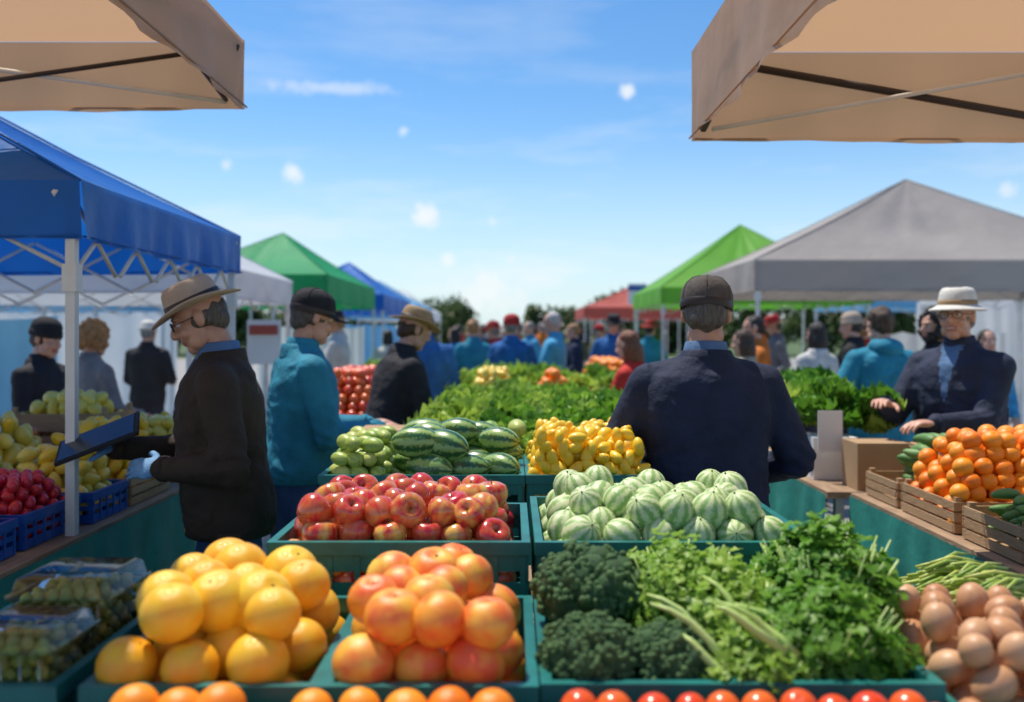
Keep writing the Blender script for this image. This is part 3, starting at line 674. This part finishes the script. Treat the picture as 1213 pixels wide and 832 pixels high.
    hs=[sphere((0,-.012,.03),(.075,.094,.09),24,16),sphere((0,.018,-.03),(.06,.07,.085),20,14),sphere((0,.052,-.088),(.032,.032,.026),14,10),
        sphere((0,.098,-.022),(.0145,.019,.016),12,8),tube([(0,.08,.022),(0,.105,-.018)],[.009,.012],10),sphere((.012,.09,-.026),(.009,.012,.009),8,6),sphere((-.012,.09,-.026),(.009,.012,.009),8,6),
        sphere((0,.072,.032),(.045,.018,.011),14,8),sphere((0,.079,-.052),(.026,.013,.0065),14,6),sphere((0,.077,-.063),(.022,.013,.007),14,6)]
    for sd in (1,-1):
        hs+=[sphere((sd*.036,.058,-.03),(.024,.024,.025),12,8),sphere((sd*.038,.03,-.07),(.026,.04,.03),12,8),sphere((sd*.078,-.004,0),(.009,.019,.031),12,8),sphere((sd*.074,.0,-.018),(.008,.012,.014),8,6)]
    hh=remesh(joinT(*hs),.0052 if hi else .011,2 if hi else 1,.45)
    fc=facecent(hh);m=np.full(len(fc),2)
    m[(np.abs(fc[:,0])<.026)&(fc[:,1]>.075)&(fc[:,2]<-.046)&(fc[:,2]>-.069)]=6
    if beard: m[(fc[:,2]<-.03)&(fc[:,1]>.0)&~((np.abs(fc[:,0])<.022)&(fc[:,2]>-.066))]=3
    b.add((hh[0],hh[1],hh[2],m),W@HM)
    if smile: b.add(sphere((0,.0875,-.057),(.021,.006,.0045),12,6),W@HM,mi=14)
    nk=tube([HM@Vector((0,-.012,-.03)),HM@Vector((0,-.02,-.08)),BL@Vector((0,-.022,1.5)),BL@Vector((0,-.015,1.43))],[.058,.054,.056,.065],16)
    b.add(nk,W,mi=2)
    for sd in (1,-1):
        b.add(sphere((sd*.030,.070,.010),(.0125,.0125,.0085),12,8),W@HM,mi=7);b.add(sphere((sd*.030,.0785,.010),(.0052,.005,.0052),8,6),W@HM,mi=8)
        b.add(sphere((sd*.030,.073,.0175),(.015,.012,.004),10,6),W@HM,mi=2)
        b.add(sphere((sd*.032,.083,.033),(.018,.005,.0038),10,6),W@HM,mi=3)
    def nz(t,a,f):
        V=t[0].copy()
        for i,v in enumerate(V):
            p=Vector(v);c=Vector((0,-.02,.02));q=(p-c).normalized();V[i]=v+np.array(q)*a*noise.noise(Vector((p.x*f+sd_,p.y*f,p.z*f*.5)))
        return (V,t[1],t[2],t[3])
    if hat: ht=[sphere((0,-.022,.008),(.079,.09,.062),26,18)]
    else: ht=[sphere((0,-.024,.034),(.082,.094,.092),26,18)]
    if hstyle=='long': ht+=[sphere((0,-.06,-.06),(.085,.06,.14),20,14),sphere((.06,-.02,-.05),(.03,.045,.11),12,10),sphere((-.06,-.02,-.05),(.03,.045,.11),12,10)]
    elif hstyle=='curly':
        for i in range(60):
            a=i*2.4;e=1-1.6*(i+.5)/60;q=math.sqrt(1-e*e);yy=math.sin(a)*q
            if yy>.55 and e<.55: continue
            ht.append(sphere((math.cos(a)*q*.095,-.03+yy*.1,.01+e*.12),.035,10,7))
    else: ht+=[sphere((0,-.055,-.02),(.066,.052,.055),16,12)]
    hb=remesh(joinT(*ht),.007 if hi else .012,2,.5)
    hb=nz(hb,.01 if hstyle!='curly' else .02,30 if hstyle!='curly' else 45)
    b.add(hb,W@HM,mi=3)
    if hat in('fedora','sunhat'):
        bw=.15 if hat=='fedora' else .130
        f=lambda r,t:(.0 if r<.09 else (r-.085)*(-.28*abs(math.sin(t))**2+ .25*math.cos(t)**2))
        if hat=='sunhat': f=lambda r,t:(.0 if r<.09 else (r-.085)*(-.45))
        HC=(0,-.008,.055)
        br=lathe([(.083,-.004),(.11,-.008),(bw-.004,-.008),(bw,-.004),(bw-.004,.0),(.11,.0),(.084,.005)],40,1,1.14,HC,f,4)
        def fc_(r,t): return -.012*math.exp(-(math.cos(t)*r/.03)**2) if r<.066 else 0
        cw=lathe([(.0865,-.006),(.087,.02),(.083,.05),(.078,.07),(.066,.086),(.045,.092),(.02,.091),(.0,.09)],40,1,1.16,HC,fc_,4)
        bd=lathe([(.0885,.001),(.0895,.012),(.0885,.026),(.084,.027)],40,1,1.155,HC,None,15)
        for q in (br,cw,bd): b.add(q,W@HM)
    if hat=='cap':
        HC=(0,-.014,.028)
        pr=[(.088,-.008),(.091,.02),(.089,.045),(.080,.072),(.058,.094),(.03,.105),(0,.107)]
        b.add(lathe(pr,36,1,1.13,HC,None,4),W@HM)
        b.add(sphere((HC[0],HC[1],HC[2]+.108),.007,8,6),W@HM,mi=4)
        b.add(lathe([(.0895,-.012),(.0925,0),(.0925,.012),(.0912,.015)],36,1,1.13,HC,None,15),W@HM)
        for k in range(6):
            a=math.pi/6+k*math.pi/3;b.add(tube([(r*1.008*math.cos(a),r*1.008*1.13*math.sin(a)+HC[1],z+HC[2]+.001) for r,z in pr],.0018,5,4),W@HM)
        V=[];F=[];n=13;mm=5
        for lay in (0,1):
            for j in range(mm):
                for i in range(n):
                    t=math.radians(35+110*i/(n-1));u=j/(mm-1)
                    ex=.078*u*max(0,math.sin(math.pi*i/(n-1)))**.45
                    xx=.089*math.cos(t);yy=.1*math.sin(t)
                    V.append((xx*(1+.02*u),yy+ex+HC[1],HC[2]+.002-lay*.004-.3*ex*.5-1.1*xx*xx*u*1.5))
        q=mm*n
        for lay in (0,1):
            for j in range(mm-1):
                for i in range(n-1): F.append((lay*q+j*n+i,lay*q+j*n+i+1,lay*q+(j+1)*n+i+1,lay*q+(j+1)*n+i))
        for i in range(n-1): F.append(((mm-1)*n+i,(mm-1)*n+i+1,q+(mm-1)*n+i+1,q+(mm-1)*n+i))
        b.add(T(V,F,4),W@HM)
    if hat=='beanie':
        HC=(0,-.016,.03)
        b.add(lathe([(.086,.0),(.09,.03),(.089,.06),(.076,.088),(.05,.108),(.02,.116),(0,.117)],36,1,1.13,HC,lambda r,t:.0,4),W@HM)
        b.add(lathe([(.086,-.012),(.094,-.01),(.096,.01),(.094,.03),(.088,.034)],36,1,1.12,HC,None,4),W@HM)
    if glasses:
        for sd in (1,-1):
            b.add(tube([(sd*.032+.022*math.cos(a),.094,.008+.017*math.sin(a)) for a in [k*math.pi/8 for k in range(17)]],.0018,6,9),W@HM)
            b.add(tube([(sd*.054,.092,.012),(sd*.074,.05,.012),(sd*.082,-.004,.012)],.0018,6,9),W@HM)
        b.add(tube([(-.011,.095,.011),(0,.099,.014),(.011,.095,.011)],.0016,6,9),W@HM)
    return b.build(name,mats),W,joints
cBrown=cloth('jacket_dark_brown',(.045,.03,.02));cNavy=cloth('jacket_navy',(.016,.026,.065));cTeal=cloth('jacket_teal_blue',(.025,.27,.4));cBlack=cloth('jacket_black',(.025,.025,.03));cBlue=cloth('jacket_blue',(.02,.14,.42));cSky=cloth('shirt_sky_blue',(.08,.4,.65));cRed=cloth('top_red',(.62,.04,.03));cGreyc=cloth('sweater_grey',(.22,.22,.24));cNavy2=cloth('jacket_dark_navy',(.03,.04,.08));cDen=cloth('shirt_denim',(.1,.2,.38));cWh=cloth('shirt_white',(.65,.65,.63));cOl=cloth('jacket_olive',(.12,.13,.06));cMar=cloth('jacket_maroon',(.22,.03,.04));cOr=cloth('jacket_orange',(.7,.2,.03));cBei=cloth('coat_beige',(.45,.35,.24))
hTan=mk('hat_felt_taupe',(.46,.37,.29),(.4,.31,.24),rough=.9,scale=20,bump=.2);hTan2=mk('hat_felt_tan',(.42,.28,.15),(.35,.23,.12),rough=.9,scale=20,bump=.2);hCap=mk('cap_dark_grey',(.095,.082,.075),(.07,.058,.054),rough=.9,scale=20,bump=.3);hBlk=mk('cap_black',(.02,.02,.024),rough=.9,scale=20,bump=.3);hRedc=mk('cap_red',(.5,.03,.03),rough=.9,scale=20,bump=.3);hWh=mk('hat_white_straw',(.8,.77,.7),(.72,.68,.6),rough=.8,scale=40,bump=.5,bs=200)
glove=mk('glove_blue',(.16,.36,.62),(.1,.26,.5),rough=.7,scale=25,bump=.4,bs=90)
_,W1,J1=person('man_in_felt_hat',-1.03,3.4,face=106,h=1.77,lean=6,pitch=26,rh=(.10,.40,1.15),lh=(-.14,.22,1.10),jk=cBrown,pants=jeans,hair=hDGrey,hat='fedora',hatm=hTan,hi=True,glasses=True,lgl=glove,rgl=glove,shirt=cDen,collar=cDen,hem=.86,bulk=1.16,curl=.4,skin=skinB,lpalm=(-.8,.2,.6),stride=.07)
b=MB();Wt=W1@Mloc(.05,.45,1.19,rz=math.radians(5),rx=math.radians(-22),ry=math.radians(-14))
b.add(box(-.11,.11,-.14,.14,-.006,.006,0),Wt,smooth=False);b.add(box(-.1,.1,-.13,.13,.0065,.0085,1),Wt,smooth=False);b.add(tube([(-.11,-.14,.0),(.11,-.14,0)],.008,6,0),Wt)
b.build('tablet',[hBlk,lensM])
person('man_in_navy_jacket',.675,3.22,face=-3,h=1.77,lean=4,pitch=10,yaw=-10,roll=2,rh=(.17,.26,1.04),lh=(-.15,.28,1.10),jk=cNavy,pants=dpants,hair=hDGrey,hat='cap',hatm=hCap,hi=True,collar=cDen,bulk=1.2,polex=1.1,skin=skinB,hem=.88)
person('man_in_teal_jacket',-1.0,4.3,face=-66,h=1.78,lean=5,pitch=14,rh=(.15,.34,1.12),lh=(-.12,.36,1.12),jk=cTeal,pants=jeans,hair=hDGrey,hat='cap',hatm=hBlk,hi=True,bulk=1.12,hem=.9)
person('man_in_tan_hat',-.76,5.6,face=-65,h=1.74,lean=14,pitch=18,rh=(.16,.42,1.08),lh=(-.16,.46,1.05),jk=cBlack,pants=dpants,hair=hBrown,hat='fedora',hatm=hTan2,hi=True,bulk=1.18)
person('man_in_white_hat',2.30,4.72,face=128,h=1.79,lean=7,pitch=0,yaw=8,rh=(.17,.44,1.20),lh=(-.08,.44,1.13),jk=cNavy2,pants=dpants,hair=hGrey,hat='sunhat',hatm=hWh,hi=True,glasses=True,shirt=cDen,collar=cNavy2,bulk=1.18,smile=True,band=hTan2)
person('person_in_blue_hooded_jacket',2.52,6.35,face=12,h=1.76,jk=cTeal,hair=hBrown,hi=True,bulk=1.18,hood=True,pitch=8,polex=1.0,rh=(.2,.2,1),lh=(-.2,.2,1))
person('person_in_black_jacket',3.0,6.6,face=110,h=1.74,jk=cBlack,hair=hDark,hi=True,hstyle='curly',beard=True,skin=skinB,rh=(.15,.3,1.1))
person('woman_in_black_beanie',-2.9,5.75,face=-105,h=1.66,jk=cBlack,hair=hDark,hat='beanie',hatm=hBlk,hi=True,woman=True,pitch=12,rh=(.15,.3,1.05),lh=(-.15,.3,1.05),bulk=1.1)
person('woman_with_curly_hair',-2.98,6.6,face=-35,h=1.65,jk=cGreyc,hair=hBlond,hi=True,hstyle='curly',woman=True,pitch=12,rh=(.15,.3,1.05))
person('man_in_blue_jacket',-.78,8.3,face=15,h=1.78,jk=cBlue,hair=hBrown,pitch=12,bulk=1.15,polex=1)
person('man_in_red_cap',.0,10.3,face=-20,h=1.78,jk=cBlue,hair=hGrey,hat='cap',hatm=hRedc,bulk=1.1,rh=(.15,.35,1.1),band=hRedc)
person('man_in_light_blue_shirt',.47,10.5,face=80,h=1.82,jk=cSky,hair=hWhite,bulk=1.05,pitch=10,rh=(.15,.35,1.1),lh=(-.1,.35,1.1))
person('woman_in_red_top',.88,6.9,face=60,h=1.60,jk=cRed,hair=hRed,hstyle='long',woman=True,pitch=14,rh=(.12,.35,1.05),lh=(-.1,.35,1.05))
person('woman_with_long_dark_hair',2.75,8.4,face=20,h=1.68,jk=cWh,hair=hDark,hstyle='long',woman=True)
cols=[cNavy,cBlack,cBlue,cOr,cSky,cRed,cGreyc,cTeal,cMar,cWh,cBei,cOl]
hrs=[hDark,hBrown,hGrey,hBlond,hDark]
crowd=[(2.3,8.8),(2.0,8.0),(-.25,13),(.9,13.5),(1.6,14),(-.9,14.5),(-1.4,12.5),(.3,16),(1.2,18),(-.6,19),(-1.5,17),(2.1,17.5),(.7,22),(-.2,24),(-1.3,23),(1.7,24),(2.4,12),(1.9,20),(-2.0,10.6),(4.4,8.6),(4.9,12.5),(3.6,12.7),(-4.0,10.2),(-5.2,8.0),(.15,20),(-.95,27),(1.0,28),(5.4,8.1),(-.5,11.9),(1.35,12.4),(-1.9,14.2),(-.1,27),(1.5,16.2),(-1.0,21),(3.3,9.0),(.55,25),(2.9,11),(-2.1,19.5),(3.9,10.2),(-.35,16.5),(2.2,14.8)]
for i,(x,y) in enumerate(crowd):
    w=rnd.random()<.4
    person('woman' if w else 'man',x,y,face=rnd.choice([0,20,-30,60,-70,120,180,-110,90]),h=rnd.uniform(1.6,1.68) if w else rnd.uniform(1.7,1.83),jk=cols[(i*7+3)%len(cols)],hair=hrs[i%5],hstyle='long' if w else 'short',woman=w,pitch=rnd.uniform(0,15),hat=(rnd.choice(['cap','fedora','beanie',None,None,None]) if not w else None),hatm=rnd.choice([hTan,hBlk,hWh,hRedc]),bulk=rnd.uniform(1,1.15),rh=(.2,rnd.uniform(.08,.3),rnd.uniform(.87,1.1)),lh=(-.2,rnd.uniform(.08,.3),rnd.uniform(.87,1.1)),stride=rnd.choice([.05,.12,.02]))
# ------------------------------------------------------------ setting
b=MB();b.add(T([(-300,-60,0),(300,-60,0),(300,500,0),(-300,500,0)],[(0,1,2,3)]),smooth=False);b.build('ground',[grassM])
b=MB();b.add(T([(-40,-20,.004),(40,-20,.004),(40,58,.004),(-40,58,.004)],[(0,1,2,3)]),smooth=False);b.build('pavement',[asphalt])
b=MB()
q0=T([(-.5,-.3,0),(.5,-.3,.1),(.6,.3,0),(-.4,.35,-.1)],[(0,1,2,3)])
def tree(b,x,y,h,w):
    b.add(tube([(x,y,0),(x+.1,y,h*.35),(x,y+.1,h*.75)],[.25,.17,.06],8,1))
    cl=[]
    for i in range(15):
        a=rnd.random()*6.28;e=rnd.uniform(.22,1);q=rnd.uniform(.2,1)*w*(1.15-e*.7)
        c=Vector((x+math.cos(a)*q,y+math.sin(a)*q,h*e*.93));cl.append((c,rnd.uniform(.2,.34)*w+.25))
        b.add(tube([(x,y,h*e*.5),tuple(c)],[.07,.02],5,1))
    for c,r in cl:
        sh=rnd.uniform(0,.5)
        for k in range(110):
            v=Vector((rnd.gauss(0,1),rnd.gauss(0,1),rnd.gauss(0,.8)));v=v.normalized()*r*rnd.uniform(.5,1.15)
            b.add(q0,Matrix.Translation(c+v)@rrot()@Matrix.Scale(rnd.uniform(.2,.38),4),tint=sh+.4*rnd.random())
for i in range(56):
    x=-46+i*1.7+rnd.uniform(-.6,.6);hh=rnd.uniform(3.2,4.2)
    if -1.5<x<1.2: continue
    if -7.5<x<-3: hh+=.6
    if x<-22 or x>14: hh+=1.0
    tree(b,x,rnd.uniform(62,72),hh,rnd.uniform(1.8,2.8))
b.build('distant_trees',[treeleaf,bark])
V=[];F=[];n=120
for i in range(n+1):
    x=-280+560*i/n;V.append((x,330,0));V.append((x,345,5+5*noise.noise(Vector((x*.012,0,0)))+2*noise.noise(Vector((x*.05,3,0)))))
for i in range(n): F.append((2*i,2*i+2,2*i+3,2*i+1))
b=MB();b.add(T(V,F));b.build('hills',[mk('hill_haze',(.16,.24,.24),(.13,.2,.21),rough=1,scale=.05,bump=0)])
# ------------------------------------------------------------ light & sky
sd=Vector((-.25,.30,.92)).normalized();el=math.asin(sd.z);az=math.atan2(sd.x,sd.y)
w=bpy.data.worlds.new('World');S.world=w;w.use_nodes=True;nt=w.node_tree;N=nt.nodes;L=nt.links
bg=N['Background'];bg.inputs[1].default_value=.14
sk=N.new('ShaderNodeTexSky');sk.sky_type='NISHITA';sk.sun_disc=False;sk.sun_elevation=el;sk.sun_rotation=az;sk.air_density=1.0;sk.dust_density=.15;sk.ozone_density=3.0
tc=N.new('ShaderNodeTexCoord')
mp=N.new('ShaderNodeMapping');mp.inputs['Scale'].default_value=(1.6,1.6,9);L.new(tc.outputs['Generated'],mp.inputs[0])
ns=N.new('ShaderNodeTexNoise');ns.inputs['Scale'].default_value=2.2;ns.inputs['Detail'].default_value=7;ns.inputs['Roughness'].default_value=.6;L.new(mp.outputs[0],ns.inputs[0])
r=N.new('ShaderNodeMapRange');r.inputs[1].default_value=.5;r.inputs[2].default_value=.8;r.inputs[4].default_value=.8;L.new(ns.outputs['Fac'],r.inputs[0])
sp=N.new('ShaderNodeSeparateXYZ');L.new(tc.outputs['Generated'],sp.inputs[0])
r2=N.new('ShaderNodeMapRange');r2.inputs[1].default_value=.0;r2.inputs[2].default_value=.28;r2.inputs[3].default_value=1;r2.inputs[4].default_value=.3;L.new(sp.outputs[2],r2.inputs[0])
mu=N.new('ShaderNodeMath');mu.operation='MULTIPLY';L.new(r.outputs[0],mu.inputs[0]);L.new(r2.outputs[0],mu.inputs[1])
r3=N.new('ShaderNodeMapRange');r3.interpolation_type='SMOOTHSTEP';r3.inputs[1].default_value=-.04;r3.inputs[2].default_value=.25;r3.inputs[3].default_value=.85;r3.inputs[4].default_value=0;L.new(sp.outputs[2],r3.inputs[0])
fac=mu.outputs[0]
n3=N.new('ShaderNodeTexNoise');n3.inputs['Scale'].default_value=45;n3.inputs['Detail'].default_value=6;n3.inputs['Roughness'].default_value=.65;L.new(tc.outputs['Generated'],n3.inputs[0])
# small cloud puffs, one thin streak, and round lens-flare spots painted in as tiny puffs: (azimuth, elevation tangents, size, strength, vertical squash)
for (px,py,rad,st,sq) in ((502,255,22,.85,1.2),(348,205,17,.8,1.2),(530,310,20,.75,1.4),(743,107,12,.8,1),(575,345,60,.7,1.6),(640,330,30,.5,1.5),(478,154,8,.55,1),(268,196,10,.5,1),(395,104,95,.42,9),(583,262,8,.4,1),(605,307,9,.4,1),(1195,225,14,.5,1.4)):
    d=Vector(((px-606.5)/1100,1,(395-py)/1100)).normalized()
    vs=N.new('ShaderNodeVectorMath');vs.operation='MULTIPLY';L.new(tc.outputs['Generated'],vs.inputs[0]);vs.inputs[1].default_value=(1,1,sq)
    dp=N.new('ShaderNodeVectorMath');dp.operation='DISTANCE';L.new(vs.outputs[0],dp.inputs[0]);dp.inputs[1].default_value=(d.x,d.y,d.z*sq)
    ad=N.new('ShaderNodeMath');ad.operation='MULTIPLY_ADD';L.new(n3.outputs['Fac'],ad.inputs[0]);ad.inputs[1].default_value=rad/1100*2.2;L.new(dp.outputs['Value'],ad.inputs[2])
    rr=N.new('ShaderNodeMapRange');rr.interpolation_type='SMOOTHSTEP';rr.inputs[1].default_value=rad/1100*1.2;rr.inputs[2].default_value=rad/1100*2.1;rr.inputs[3].default_value=st;rr.inputs[4].default_value=0;L.new(ad.outputs[0],rr.inputs[0])
    mxx=N.new('ShaderNodeMath');mxx.operation='MAXIMUM';L.new(fac,mxx.inputs[0]);L.new(rr.outputs[0],mxx.inputs[1]);fac=mxx.outputs[0]
hs=N.new('ShaderNodeHueSaturation');hs.inputs['Saturation'].default_value=1.25;hs.inputs['Value'].default_value=1.1;L.new(sk.outputs[0],hs.inputs['Color'])
mh=N.new('ShaderNodeMix');mh.data_type='RGBA';L.new(r3.outputs[0],mh.inputs[0]);L.new(hs.outputs[0],mh.inputs[6]);mh.inputs[7].default_value=(4.7,6.0,6.8,1)
mx=N.new('ShaderNodeMix');mx.data_type='RGBA';L.new(fac,mx.inputs[0]);L.new(mh.outputs[2],mx.inputs[6]);mx.inputs[7].default_value=(6.8,7.0,7.1,1)
L.new(mx.outputs[2],bg.inputs[0])
sl=bpy.data.lights.new('sun','SUN');sl.energy=5;sl.angle=math.radians(.5);sl.color=(1,.92,.8)
so=bpy.data.objects.new('sun',sl);S.collection.objects.link(so);so.rotation_euler=sd.to_track_quat('Z','Y').to_euler()
S.view_settings.view_transform='Standard';S.view_settings.look='None';S.view_settings.exposure=0
cam=bpy.data.cameras.new('camera');co=bpy.data.objects.new('camera',cam);S.collection.objects.link(co);S.camera=co
co.location=(0,0,1.58);co.rotation_euler=(math.pi/2,0,0);cam.sensor_width=36;cam.lens=1100/1213*36;cam.shift_y=-21/1213;cam.clip_end=2000;cam.clip_start=.05
cam.dof.use_dof=True;cam.dof.focus_distance=2.6;cam.dof.aperture_fstop=2.0
